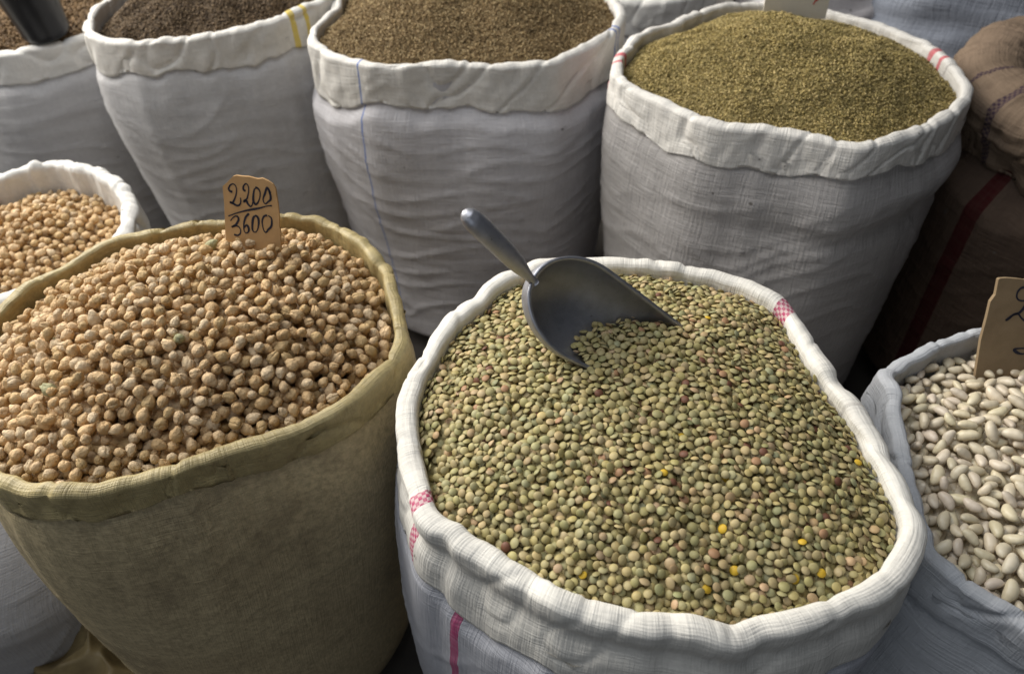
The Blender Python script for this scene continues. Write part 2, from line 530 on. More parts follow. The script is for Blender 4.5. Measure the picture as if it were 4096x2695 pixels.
chick = make_sack('chickpea_sack', (-.304, .556), shift(P_CHICK), .62, .20, m_chick, m_chick_b,
                  'worn tan plastic sack heaped with chickpeas, price tag in it',
                  rho=.0065, hang=.034, pinch=.0, flare=.001, hang_var=.35, rim_noise=.003, z_noise=.004, bulge=.016, base_r=.19, top_in=.001, bottom=.88,
                  base_c=(-.035, .02), seed=5.0, wrinkle=.0016, cuff_wr=.003, mbody=130,
                  folds=[(30, 5, .006, -.006, .5), (75, 5, .004, .004, .3), (350, 8, .008, -.004, .6), (255, 6, .0, .006, .5)])
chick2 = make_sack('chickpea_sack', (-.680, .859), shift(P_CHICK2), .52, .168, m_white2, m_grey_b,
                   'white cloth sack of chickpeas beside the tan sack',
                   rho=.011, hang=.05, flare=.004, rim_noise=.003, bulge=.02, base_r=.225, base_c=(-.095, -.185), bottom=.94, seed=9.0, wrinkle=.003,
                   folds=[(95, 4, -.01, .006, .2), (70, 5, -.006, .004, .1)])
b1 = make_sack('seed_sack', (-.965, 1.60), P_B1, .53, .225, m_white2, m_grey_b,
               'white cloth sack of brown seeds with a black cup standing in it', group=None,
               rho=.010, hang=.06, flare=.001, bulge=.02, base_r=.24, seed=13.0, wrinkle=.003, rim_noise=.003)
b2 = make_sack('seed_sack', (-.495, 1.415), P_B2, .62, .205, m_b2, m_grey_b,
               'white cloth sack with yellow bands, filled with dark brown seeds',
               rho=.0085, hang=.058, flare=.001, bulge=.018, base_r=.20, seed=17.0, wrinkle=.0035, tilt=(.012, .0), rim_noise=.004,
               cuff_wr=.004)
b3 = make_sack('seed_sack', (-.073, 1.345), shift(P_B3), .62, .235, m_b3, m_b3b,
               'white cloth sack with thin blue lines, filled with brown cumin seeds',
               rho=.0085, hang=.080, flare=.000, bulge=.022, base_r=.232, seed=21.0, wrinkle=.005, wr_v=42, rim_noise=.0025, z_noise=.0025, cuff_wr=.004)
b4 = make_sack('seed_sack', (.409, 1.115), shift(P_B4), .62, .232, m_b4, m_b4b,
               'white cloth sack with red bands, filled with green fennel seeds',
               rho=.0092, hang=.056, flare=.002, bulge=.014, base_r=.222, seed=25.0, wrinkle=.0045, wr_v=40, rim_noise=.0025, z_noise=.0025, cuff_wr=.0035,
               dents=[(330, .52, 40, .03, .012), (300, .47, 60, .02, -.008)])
bean = make_sack('bean_sack', (.530, .418), shift(P_BEAN, -.004), .57, .186, m_bean, m_bean,
                 'grey cloth sack of white beans with a cardboard price sign',
                 rho=.007, hang=.05, flare=.004, bulge=.02, base_r=.20, seed=29.0, wrinkle=.004,
                 folds=[(150, 6, -.012, .012, .6), (135, 5, .008, -.004, .2)])
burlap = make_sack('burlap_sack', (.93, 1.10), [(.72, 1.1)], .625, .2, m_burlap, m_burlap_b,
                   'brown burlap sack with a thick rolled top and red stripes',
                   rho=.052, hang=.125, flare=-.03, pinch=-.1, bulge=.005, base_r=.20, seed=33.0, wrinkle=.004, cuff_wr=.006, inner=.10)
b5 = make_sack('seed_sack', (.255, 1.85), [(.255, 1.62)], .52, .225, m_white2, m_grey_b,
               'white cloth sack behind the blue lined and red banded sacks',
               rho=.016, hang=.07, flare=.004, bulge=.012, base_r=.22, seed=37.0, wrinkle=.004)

# ------------------------------------------------------------------ heaps


def heap_fn(S, z_edge, dome, power=2.0, peak=(0, 0), lump=0.004, seed=0.0):
    def f(x, y):
        dx, dy = x - S.centre[0], y - S.centre[1]
        th = np.arctan2(dy, dx) % (2 * math.pi)
        rad = np.interp(th, TH, S.R, period=2 * math.pi) - np.interp(th, TH, S.rho, period=2 * math.pi)
        zr = np.interp(th, TH, S.Z, period=2 * math.pi) - S.zc
        rho = np.hypot(dx - peak[0] * np.clip(1 - np.hypot(dx, dy) / rad, 0, 1), dy - peak[1] * np.clip(1 - np.hypot(dx, dy) / rad, 0, 1)) / rad
        rho = np.clip(rho, 0, 1.3)
        z = S.zc + z_edge + dome * (1 - rho ** power) + zr * np.clip(rho, 0, 1)
        return z + lump * perlin(x * 14 + seed, y * 14, seed + .5) * (1 - np.clip(rho, 0, 1) ** 4) + lump * .4 * perlin(x * 45 + seed, y * 45, seed + 3.5)

    def inside(x, y, margin=0.0):
        dx, dy = x - S.centre[0], y - S.centre[1]
        th = np.arctan2(dy, dx) % (2 * math.pi)
        rad = np.interp(th, TH, S.R, period=2 * math.pi) - np.interp(th, TH, S.rho, period=2 * math.pi)
        return np.hypot(dx, dy) < rad - margin
    return f, inside


def rotmat_from_normal(n, spin):
    n = n / np.linalg.norm(n)
    t = np.array([1.0, 0, 0]) if abs(n[0]) < 0.8 else np.array([0, 1.0, 0])
    a = np.cross(n, t); a /= np.linalg.norm(a)
    b = np.cross(n, a)
    c, s = math.cos(spin), math.sin(spin)
    return np.stack([c * a + s * b, -s * a + c * b, n], 1)


def deposit(f, inside, centre, half, radii_fn, mode, layer, margin, cell, max_n, jitter, seed, keep=None):
    """drop ellipsoidal grains one by one onto a height map; each rests on what lies below it"""
    rng = np.random.default_rng(seed)
    n = int(2 * half / cell)
    xs = centre[0] - half + (np.arange(n) + .5) * cell
    ys = centre[1] - half + (np.arange(n) + .5) * cell
    X, Y = np.meshgrid(xs, ys, indexing='ij')
    T = f(X, Y)                                   # target surface
    ins = inside(X, Y, margin)
    if keep is not None:
        ins &= keep(X, Y)
    Hm = T - layer
    cells = np.argwhere(ins)
    Pn = np.zeros_like(Hm)
    out = []
    K = 5
    rmin = min(radii_fn(np.random.default_rng(0)))
    # a close bottom layer first, so that no bare floor shows between the grains
    rmax = max(radii_fn(np.random.default_rng(0)))
    pitch = 1.62 * (sorted(radii_fn(np.random.default_rng(0)))[1] if mode != 'any' else rmin)
    for a_ in range(int(2 * half / pitch)):
        for b_ in range(int(2 * half / (pitch * .866))):
            hx = centre[0] - half + (a_ + .5 * (b_ % 2) + rng.uniform(-.16, .16)) * pitch
            hy = centre[1] - half + (b_ * .866 + rng.uniform(-.16, .16)) * pitch
            ci, cj = int((hx - centre[0] + half) / cell), int((hy - centre[1] + half) / cell)
            w = int(rmax / cell) + 2
            if ci < w or cj < w or ci >= n - w or cj >= n - w or not ins[ci, cj]:
                continue
            rr = radii_fn(rng)
            e_ = 3
            nrm = np.array([-(T[ci + e_, cj] - T[ci - e_, cj]) / (2 * e_ * cell), -(T[ci, cj + e_] - T[ci, cj - e_]) / (2 * e_ * cell), 1.0])
            nrm = nrm + rng.normal(size=3) * (1.5 if mode == 'any' else .25)
            if mode != 'any':
                nrm[2] = max(nrm[2], .4)
            Rm = rotmat_from_normal(nrm, rng.uniform(0, 2 * math.pi))
            A = Rm @ np.diag(1 / np.array(rr) ** 2) @ Rm.T
            gx = np.arange(-w, w + 1) * cell
            GX, GY = np.meshgrid(gx, gx, indexing='ij')
            bq = (A[0, 2] * GX + A[1, 2] * GY) / A[2, 2]
            disc = bq * bq - (A[0, 0] * GX ** 2 + 2 * A[0, 1] * GX * GY + A[1, 1] * GY ** 2 - 1) / A[2, 2]
            z = T[ci, cj] - layer + rng.uniform(.6, 1.1) * rmin
            patch = Hm[ci - w:ci + w + 1, cj - w:cj + w + 1]
            np.maximum(patch, np.where(disc > 0, z - bq + np.sqrt(np.maximum(disc, 0)), -9), out=patch)
            out.append((hx, hy, z, Rm, rr, ci, cj))
    step = 0
    while len(out) < max_n:
        if step % 150 == 0:
            cells = np.argwhere(ins & (T - Hm - Pn > 1.15 * rmin))
            if len(cells) < 30:
                break
        step += 1
        best = None
        rr = radii_fn(rng)
        rm = max(rr)
        w = int(rm / cell) + 1
        gx = np.arange(-w, w + 1) * cell
        GX, GY = np.meshgrid(gx, gx, indexing='ij')
        for k in range(K):
            ci, cj = cells[rng.integers(len(cells))]
            if ci < w or cj < w or ci >= n - w or cj >= n - w:
                continue
            sl = (slice(ci - w, ci + w + 1), slice(cj - w, cj + w + 1))
            patch = Hm[sl]
            gap = Hm[ci, cj] - T[ci, cj] + Pn[ci, cj]
            m_ = np.where(ins[sl], patch - T[sl], 0.0).mean()
            if best is None or m_ + .5 * gap < best[0]:
                best = (m_ + .5 * gap, ci, cj, patch)
        if best is None:
            continue
        _, ci, cj, patch = best
        if mode == 'any':
            q = rng.normal(size=4); q /= np.linalg.norm(q)
            a, b, c, d = q
            Rm = np.array([[1 - 2 * (c * c + d * d), 2 * (b * c - a * d), 2 * (b * d + a * c)],
                           [2 * (b * c + a * d), 1 - 2 * (b * b + d * d), 2 * (c * d - a * b)],
                           [2 * (b * d - a * c), 2 * (c * d + a * b), 1 - 2 * (b * b + c * c)]])
        else:
            sx = (GX * patch).sum() / (GX * GX).sum()
            sy = (GY * patch).sum() / (GY * GY).sum()
            nrm = np.array([-sx, -sy, 1.0]); nrm /= np.linalg.norm(nrm)
            nrm = nrm + rng.normal(size=3) * jitter
            nrm[2] = max(nrm[2], 0.35)
            Rm = rotmat_from_normal(nrm, rng.uniform(0, 2 * math.pi))
        A = Rm @ np.diag(1 / np.array(rr) ** 2) @ Rm.T
        bq = (A[0, 2] * GX + A[1, 2] * GY) / A[2, 2]
        cq = (A[0, 0] * GX ** 2 + 2 * A[0, 1] * GX * GY + A[1, 1] * GY ** 2 - 1) / A[2, 2]
        disc = bq * bq - cq
        ok = disc > 0
        sq = np.sqrt(np.where(ok, disc, 0))
        zb = -bq - sq
        z = (patch - zb)[ok].max()
        top = z - bq + sq
        if z + 0.3 * min(rr) > T[ci, cj]:
            Pn[max(ci - 2, 0):ci + 3, max(cj - 2, 0):cj + 3] += 1.2 * min(rr)
            continue
        z -= 0.05 * min(rr)
        np.maximum(patch, np.where(ok, top, -9), out=patch)
        out.append((xs[ci] + rng.uniform(-.3, .3) * cell, ys[cj] + rng.uniform(-.3, .3) * cell, z, Rm, rr, ci, cj))
    print('deposit', len(out), 'steps', step)
    exposed = []
    for (x, y, z, Rm, rr, ci, cj) in out:
        A = Rm @ np.diag(1 / np.array(rr) ** 2) @ Rm.T
        tz = z + 1 / math.sqrt(A[2, 2])
        exposed.append(tz > Hm[ci, cj] - 0.0012)
    return out, exposed


def uv_ball(nu, nv):
    V = [(0, 0, 1.0)]
    for j in range(1, nv):
        ph = math.pi * j / nv
        for i in range(nu):
            a = 2 * math.pi * i / nu + (0.5 * (j % 2)) * 2 * math.pi / nu
            V.append((math.sin(ph) * math.cos(a), math.sin(ph) * math.sin(a), math.cos(ph)))
    V.append((0, 0, -1.0))
    F = []
    for i in range(nu):
        F.append((0, 1 + i, 1 + (i + 1) % nu))
    for j in range(nv - 2):
        for i in range(nu):
            a = 1 + j * nu + i; b = 1 + j * nu + (i + 1) % nu
            c, d = a + nu, b + nu
            F += [(a, c, b), (b, c, d)]
    last = len(V) - 1
    for i in range(nu):
        F.append((last, 1 + (nv - 2) * nu + (i + 1) % nu, 1 + (nv - 2) * nu + i))
    return np.array(V), np.array(F)


def chickpea_shape(seed, nu=16, nv=10):
    V, F = uv_ball(nu, nv)
    V = V[:, [2, 0, 1]]                                  # pole along x: the beak
    rng = np.random.default_rng(seed)
    x, y, z = V.T
    r = 1 + 0.11 * perlin(x * 1.7 + seed, y * 1.7, z * 1.7) + 0.09 * perlin(x * 3.4 + seed, y * 3.4, z * 3.4 + 3)
    groove = np.exp(-(y / 0.16) ** 2) * sstep(-.5, .6, z + .3 * x)
    r = r - 0.20 * groove
    r = r + 0.38 * np.exp(-((1 - x) / 0.13) ** 2) - 0.07 * np.exp(-((1 + x) / 0.2) ** 2)
    W = V * r[:, None] * np.array([1.0, 0.96, 0.94])
    return W, F


def lentil_shape(seed, nu=14):
    # biconvex disc
    rings = [(0, 1.0), (.45, .82), (.78, .47), (.96, .14), (1.0, 0), (.96, -.14), (.78, -.47), (.45, -.82), (0, -1.0)]
    V, F, idx = [], [], []
    rng = np.random.default_rng(seed)
    ecc = 1 + 0.05 * rng.normal()
    for (r, h) in rings:
        if r == 0:
            idx.append([len(V)] * nu); V.append((0, 0, h))
        else:
            row = []
            for i in range(nu):
                a = 2 * math.pi * i / nu
                row.append(len(V)); V.append((r * math.cos(a) * ecc, r * math.sin(a) / ecc, h * (1 + .06 * math.cos(a + seed))))
            idx.append(row)
    for k in range(len(rings) - 1):
        for i in range(nu):
            a, b = idx[k][i], idx[k][(i + 1) % nu]
            c, d = idx[k + 1][i], idx[k + 1][(i + 1) % nu]
            if a != b: F.append((a, c, b))
            if c != d: F.append((b, c, d))
    return np.array(V, float), np.array(F)


def bean_shape(seed, nu=14, nv=11):
    V, F = uv_ball(nu, nv)
    V = V[:, [2, 0, 1]]
    x, y, z = V.T
    rng = np.random.default_rng(seed)
    W = V.copy()
    sq = np.sign(x) * np.abs(x) ** 0.85
    W[:, 0] = sq
    W[:, 1] = y * (1 + .06 * x) + (0.22 + .1 * rng.uniform()) * (x ** 2 - .4) - 0.10 * np.exp(-(x / .25) ** 2) * (y < 0)
    W[:, 2] = z * (1 - .05 * x)
    W *= (1 + 0.03 * perlin(x * 1.5 + seed, y * 1.5, z * 1.5))[:, None]
    return W, F


FP = LENS / 36 * 1024


def project(p):
    a = R(PITCH)
    v = np.asarray(p) - np.array([0, 0, CAM_Z])
    d = v[..., 1] * math.cos(a) - v[..., 2] * math.sin(a)
    up = v[..., 1] * math.sin(a) + v[..., 2] * math.cos(a)
    return 512 + FP * v[..., 0] / d, 336.5 - FP * up / d, d


def base_surface(f, inside, S, drop, colour, nr=28, nt=96):
    th = np.linspace(0, 2 * math.pi, nt, endpoint=False)
    rad = np.interp(th, TH, S.R, period=2 * math.pi) - np.interp(th, TH, S.rho, period=2 * math.pi)
    V = [(S.centre[0], S.centre[1])]
    for k in range(1, nr + 1):
        q = k / nr
        V += [(S.centre[0] + q * r * math.cos(t), S.centre[1] + q * r * math.sin(t)) for t, r in zip(th, rad)]
    V = np.array(V)
    Z = f(V[:, 0], V[:, 1]) - drop
    V = np.c_[V, Z]
    F = [(0, 1 + i, 1 + (i + 1) % nt) for i in range(nt)]
    for k in range(nr - 1):
        for i in range(nt):
            a = 1 + k * nt + i; b = 1 + k * nt + (i + 1) % nt
            F += [(a, a + nt, b), (b, a + nt, b + nt)]
    return V, np.array(F), np.tile(np.array(colour)[None], (len(V), 1))


def build_heap(name, label, category, S, f, inside, grains, exposed, shapes, colours, special, mat_stuff, mat_single,
               grain_name, grain_label, group, drop, base_col, n_single, rest_k=1.0, avoid=None, special_names=None, lo=None):
    """the exposed grains that show largest become things of their own, the rest one object"""
    pos = np.array([[g_[0], g_[1], g_[2]] for g_ in grains])
    px, py, d = project(pos)
    inframe = (px > 4) & (px < 1020) & (py > 4) & (py < 669)
    ok = np.array(exposed) & inframe
    order = [i for i in np.argsort(d) if ok[i]]
    if special is not None:                            # odd coloured grains first
        order = [i for i in order if special[i]][:60] + [i for i in order if not special[i]]
    single = set(order[:n_single])
    Vs, Fs, Cs, Rs, off = [], [], [], [], 0
    V, F, C = base_surface(f, inside, S, drop, base_col)
    Vs.append(V); Fs.append(F); Cs.append(C); Rs.append(V * 100); off = len(V)
    meshes = {}
    for i, (x, y, z, Rm, rr, ci, cj) in enumerate(grains):
        si = i % len(shapes)
        sv, sf = shapes[si] if (lo is None or exposed[i]) else lo[si % len(lo)]
        if i in single:
            if si not in meshes:
                meshes[si] = tri_mesh(grain_name, sv * np.array(rr), sf, mat_single, rest=sv * rest_k)
                meshes[si]['r'] = float(rr[0])
            nm = grain_name
            lb, gp = grain_label, group
            if special is not None and special[i]:
                nm, lb, gp = special_names[special[i]]
            o = bpy.data.objects.new(nm, meshes[si])
            col.objects.link(o)
            sc = rr[0] / meshes[si]['r']
            M = Matrix.Translation((x, y, z)) @ Matrix([list(r) for r in Rm]).to_4x4() @ Matrix.Scale(sc, 4)
            o.matrix_world = M
            o.color = (*[float(c) for c in colours[i]], 1)
            tag(o, lb, category[0], gp)
            continue
        Vw = (sv * np.array(rr)) @ Rm.T + np.array([x, y, z])
        Vs.append(Vw); Fs.append(sf + off); off += len(sv)
        Cs.append(np.tile(np.array(colours[i])[None], (len(sv), 1)))
        Rs.append(sv * rest_k)
    me = tri_mesh(name, np.concatenate(Vs), np.concatenate(Fs), mat_stuff, np.concatenate(Cs), np.concatenate(Rs))
    o = bpy.data.objects.new(name, me)
    col.objects.link(o)
    tag(o, label, category[1], kind='stuff')
    return o


# ---- metal scoop pose (needed before the lentils so that none sits inside its wall)
SC_C = np.array([.0640, .5112, .6765])
SC_R = np.array([[.797, .390, .462], [-.002, .766, -.643], [-.605, .511, .611]])
SC_W, SC_B, SC_L, SC_D = .0415, .056, .125, .040


def scoop_half(x):
    """half width and depth of the bowl at local x"""
    x = np.asarray(x, float)
    back = np.sqrt(np.clip(1 - (np.minimum(x, 0) / SC_B) ** 2, 0, 1))
    tap = 1 - 0.26 * np.clip(x / SC_L, 0, 1) ** 1.2
    return SC_W * back * tap, SC_D * back ** .8 * tap


def scoop_clear(p, rad):
    """True where a grain of radius rad at p does not touch the shell"""
    q = (np.asarray(p) - SC_C) @ SC_R
    x, y, z = q
    if x < -SC_B - rad or x > SC_L + rad or z > rad:
        return True
    w, dp = scoop_half(x)
    if w < 1e-4:
        return abs(x + SC_B) > rad
    e = math.hypot(y / w, min(z, 0) / dp)
    dist = abs(e - 1) * min(w, dp)
    return dist > rad * 0.75


# ---- lentils
f_l, in_l = heap_fn(lentil, -.013, .040, 2.2, lump=.003, seed=2)


def lentil_r(rng):
    s = rng.normal(1, .09)
    s = min(max(s, .75), 1.2)
    return (.0036 * s, .0036 * s, .00145 * s * rng.uniform(.85, 1.2))


gr, ex = deposit(f_l, in_l, lentil.centre, .235, lentil_r, 'flat', .0105, .001, .0008, 18000, .20, 5)
keep_i = [i for i, g_ in enumerate(gr) if scoop_clear(g_[:3], .0036)]
gr = [gr[i] for i in keep_i]; ex = [ex[i] for i in keep_i]
rng = np.random.default_rng(8)
pal = np.array((1.02, .98, .90)) * np.array([(.385, .335, .165), (.42, .36, .185), (.345, .32, .165), (.43, .345, .19), (.37, .32, .145), (.44, .32, .19), (.325, .32, .18)])
pw = np.array([.27, .22, .2, .12, .1, .04, .05]); pw /= pw.sum()
lc, lsp = [], []
for g_ in gr:
    q = rng.uniform()
    if q < .004:
        lc.append((.62, .40, .035)); lsp.append(1)
    elif q < .013:
        lc.append((.16, .07, .04)); lsp.append(2)
    elif q < .024:
        lc.append((.37, .21, .11)); lsp.append(3)
    else:
        lc.append(pal[rng.choice(len(pal), p=pw)] * rng.uniform(.85, 1.15) * np.array([rng.uniform(.95, 1.05), 1, rng.uniform(.9, 1.1)])); lsp.append(0)
m_len_s = grain_mat('lentil_skin', False, rough=.55, spec=.3, bump_scale=1.6, bump=.25, bump_d=.0004, mottled=.3)
m_len_i = grain_mat('lentil_skin_single', True, rough=.55, spec=.3, bump_scale=1.6, bump=.25, bump_d=.0004, mottled=.3)
build_heap('lentil_heap', 'heap of green lentils filling the white sack around the metal scoop', ('lentil', 'lentils'), lentil, f_l, in_l, gr, ex,
           [lentil_shape(k) for k in range(6)], lc, lsp, m_len_s, m_len_i, 'lentil',
           'green brown lentil lying on the lentil heap', 'lentils lying on top of the heap', .0125, (.34, .28, .12), 300, 1.0,
           special_names={1: ('split_lentil', 'bright yellow hulled lentil among the green lentils', 'yellow lentils in the heap'),
                          2: ('dark_lentil', 'dark brown lentil among the green lentils', 'dark lentils in the heap'),
                          3: ('reddish_lentil', 'orange brown lentil among the green lentils', 'orange brown lentils in the heap')})

# ---- chickpeas
f_c, in_c = heap_fn(chick, -.018, .066, 2.2, lump=.004, seed=4)


def chick_r(rng):
    s = min(max(rng.normal(1, .12), .72), 1.25)
    return (.0057 * s, .0053 * s, .0052 * s)


pal_c = np.array((1.08, 1.05, 1.0)) * np.array([(.60, .425, .235), (.65, .475, .285), (.55, .38, .20), (.63, .49, .32), (.53, .375, .19)])


def chick_cols(n, seed):
    rng = np.random.default_rng(seed)
    out = []
    for _ in range(n):
        c = pal_c[rng.integers(len(pal_c))] * rng.uniform(.88, 1.12)
        if rng.uniform() < .0025: c = np.array((.42, .40, .22))
        out.append(c)
    return out


gr, ex = deposit(f_c, in_c, chick.centre, .24, chick_r, 'any', .026, .002, .0011, 7000, 0, 6)
m_ch_s = grain_mat('chickpea_skin', False, rough=.62, spec=.28, bump_scale=2.0, bump=.9, bump_d=.0025, mottled=.35, groove=.38)
m_ch_i = grain_mat('chickpea_skin_single', True, rough=.62, spec=.28, bump_scale=2.0, bump=.9, bump_d=.0025, mottled=.35, groove=.38)
ch_shapes = [chickpea_shape(k, 18, 11) for k in range(10)]
ch_lo = [chickpea_shape(k, 10, 6) for k in range(5)]
build_heap('chickpea_heap', 'tall heap of chickpeas in the tan plastic sack', ('chickpea', 'chickpeas'), chick, f_c, in_c, gr, ex, ch_shapes,
           chick_cols(len(gr), 3), None, m_ch_s, m_ch_i, 'chickpea', 'wrinkled dry chickpea lying on the heap in the tan sack',
           'chickpeas on the tan sack heap', .036, (.5, .32, .155), 300, lo=ch_lo)
f_c2, in_c2 = heap_fn(chick2, -.043, .03, 2.0, lump=.004, seed=6)
gr, ex = deposit(f_c2, in_c2, chick2.centre, .22, chick_r, 'any', .026, .002, .0013, 5000, 0, 7, keep=lambda x, y: x > -.80)
build_heap('chickpea_heap', 'chickpeas filling the white cloth sack', ('chickpea', 'chickpeas'), chick2, f_c2, in_c2, gr, ex, ch_shapes,
           chick_cols(len(gr), 4), None, m_ch_s, m_ch_i, 'chickpea', 'wrinkled dry chickpea in the white cloth sack',
           'chickpeas in the white sack', .036, (.5, .32, .155), 0, lo=ch_lo)

# ---- white beans
f_b, in_b = heap_fn(bean, -.022, .030, 2.0, lump=.004, seed=8)


def bean_r(rng):
    s = min(max(rng.normal(1, .1), .75), 1.2)
    return (.0088 * s, .0047 * s, .0041 * s)


gr, ex = deposit(f_b, in_b, bean.centre, .225, bean_r, 'flat', .025, .003, .0012, 4000, .25, 9)
rng = np.random.default_rng(12)
bc_ = [np.array((.62, .54, .41)) * rng.uniform(.86, 1.08) * np.array([1, rng.uniform(.96, 1.01), rng.uniform(.88, 1.02)]) for _ in gr]
m_be_s = grain_mat('bean_skin', False, rough=.38, spec=.45, bump_scale=.8, bump=.1, bump_d=.0004, mottled=.12)
m_be_i = grain_mat('bean_skin_single', True, rough=.38, spec=.45, bump_scale=.8, bump=.1, bump_d=.0004, mottled=.12)
build_heap('bean_heap', 'white beans filling the grey cloth sack', ('bean', 'beans'), bean, f_b, in_b, gr, ex, [bean_shape(k) for k in range(8)],
           bc_, None, m_be_s, m_be_i, 'white_bean', 'smooth white bean lying in the grey sack', 'white beans in the grey sack', .042,
           (.66, .6, .5), 300)


# ---- small seeds
def seed_heap(name, label, S, f, inside, n, ln, wd, pal, seed, rough=.7, thick=.006, keep=None):
    rng = np.random.default_rng(seed)
    half = S.R.max()
    x = rng.uniform(-half, half, n * 2) + S.centre[0]
    y = rng.uniform(-half, half, n * 2) + S.centre[1]
    k = inside(x, y, .001)
    if keep is not None:
        k &= keep(x, y)
    x, y = x[k], y[k]
    n = len(x)
    e = .002
    z = f(x, y)
    nx = -(f(x + e, y) - z) / e
    ny = -(f(x, y + e) - z) / e
    nr = np.stack([nx, ny, np.ones(n)], 1) + rng.normal(size=(n, 3)) * .8
    nr /= np.linalg.norm(nr, axis=1)[:, None]
    t = rng.normal(size=(n, 3))
    a = np.cross(nr, t); a /= np.linalg.norm(a, axis=1)[:, None]
    b = np.cross(nr, a)
    L = ln * rng.uniform(.75, 1.2, n); Wd = wd * rng.uniform(.8, 1.2, n)
    z = z - rng.uniform(0, thick, n)
    c = np.stack([x, y, z], 1)
    # six-sided spindle: two tips and a waist of four
    V = np.stack([c + a * (L / 2)[:, None], c + b * (Wd / 2)[:, None] + a * (L * .08)[:, None], c + nr * (Wd / 2)[:, None],
                  c - b * (Wd / 2)[:, None] + a * (L * .08)[:, None], c - nr * (Wd / 2)[:, None], c - a * (L / 2)[:, None]], 1)
    T = np.array([(0, 1, 2), (0, 2, 3), (0, 3, 4), (0, 4, 1), (5, 2, 1), (5, 3, 2), (5, 4, 3), (5, 1, 4)])
    F = (np.arange(n)[:, None, None] * 6 + T[None]).reshape(-1, 3)
    pal = np.array(pal)
    cc = pal[rng.integers(len(pal), size=n)] * rng.uniform(.7, 1.25, n)[:, None]
    C = np.repeat(cc, 6, 0)
    Vb, Fb, Cb = base_surface(f, inside, S, thick * .9, pal.mean(0) * .9, 40, 120)
    V = V.reshape(-1, 3)
    m = grain_mat(name + '_skin', False, rough=rough, spec=.2, bump=.05, mottled=.1)
    me = tri_mesh(name, np.concatenate([Vb, V]), np.concatenate([Fb, F + len(Vb)]), m, np.concatenate([Cb, C]),
                  np.concatenate([Vb * 100, V * 300]))
    o = bpy.data.objects.new(name, me)
    col.objects.link(o)
    tag(o, label, 'seeds', kind='stuff')
    return o


f_b3, in_b3 = heap_fn(b3, -.016, .060, 2.0, lump=.008, seed=10)
seed_heap('cumin_seed_heap', 'heap of brown cumin seeds in the blue lined sack', b3, f_b3, in_b3, 42000, .0056, .0019,
          [(.225, .152, .072), (.31, .22, .105), (.16, .105, .05), (.43, .325, .175)], 21)
f_b4, in_b4 = heap_fn(b4, -.020, .066, 2.0, lump=.008, seed=12)
seed_heap('fennel_seed_heap', 'heap of green brown fennel seeds in the red banded sack', b4, f_b4, in_b4, 42000, .0052, .0019,
          [(.35, .27, .10), (.45, .345, .135), (.24, .195, .075), (.55, .43, .20), (.29, .23, .095)], 22)
f_b2, in_b2 = heap_fn(b2, -.030, .055, 2.0, lump=.014, seed=14)
seed_heap('dark_seed_heap', 'heap of dark brown seeds in the yellow banded sack', b2, f_b2, in_b2, 26000, .0052, .003,
          [(.105, .07, .04), (.15, .10, .055), (.075, .05, .03), (.19, .135, .08)], 23, thick=.005)
f_b1, in_b1 = heap_fn(b1, -.014, .040, 2.0, lump=.008, seed=16)
seed_heap('brown_seed_heap', 'reddish brown seeds around the black cup', b1, f_b1, in_b1, 14000, .0075, .0055,
          [(.17, .11, .055), (.22, .14, .07), (.12, .075, .04)], 24, thick=.006)
f_b5, in_b5 = heap_fn(b5, -.03, .03, 2.0, lump=.005, seed=18)
seed_heap('ochre_seed_heap', 'ochre brown seeds in the sack behind', b5, f_b5, in_b5, 12000, .006, .003,
          [(.30, .19, .07), (.24, .15, .06)], 25, thick=.004)

f_bl, in_bl = heap_fn(burlap, -.075, .02, 2.0, lump=.004, seed=20)
seed_heap('coffee_brown_seed_heap', 'dark brown seeds low inside the burlap sack', burlap, f_bl, in_bl, 6000, .008, .005,
          [(.10, .065, .035), (.14, .09, .05)], 26, thick=.005)

# ------------------------------------------------------------------ metal scoop
k = NT('dull_aluminium')
ob = k.n('ShaderNodeTexCoord').outputs['Object']
nz = k.noise(ob, 90, 5, .65)
sp = k.noise(ob, 420, 2, .5)
base = k.mix(k.ramp(nz, .35, .7), (.40, .40, .43), (.50, .50, .53))
base = k.mix(k.math('MULTIPLY', k.ramp(sp, .70, .76), .6), base, (.12, .11, .10))
k.l(base, k.b.inputs['Base Color'])
k.b.inputs['Metallic'].default_value = 0.85
k.l(k.math('ADD', k.math('MULTIPLY', nz, .22), .36), k.b.inputs['Roughness'])
k.l(k.bump(nz, .15, .0006), k.b.inputs['Normal'])
m_alu = k.m

sc_root = empty('metal_scoop', tuple(SC_C))
sc_root.matrix_world = Matrix.Translation(SC_C) @ Matrix([list(r) for r in SC_R]).to_4x4()
tag(sc_root, 'dull aluminium hand scoop stuck into the lentils', 'scoop')


def bowl_grid(off, nx=46, na=40):
    t = np.linspace(0, 1, nx)
    x = -SC_B + (SC_L + SC_B) * (t ** 1.6)
    w, dp = scoop_half(x)
    w = np.maximum(w, .0006); dp = np.maximum(dp, .0006)
    a = np.linspace(-math.pi / 2, math.pi / 2, na)
    Y = (w + off)[:, None] * np.sin(a)[None]
    Z = -(dp + off)[:, None] * np.cos(a)[None] ** .9
    X = np.broadcast_to((x - off * np.exp(-(x + SC_B) / .01))[:, None], Y.shape)
    return np.stack([X, Y, Z], -1)


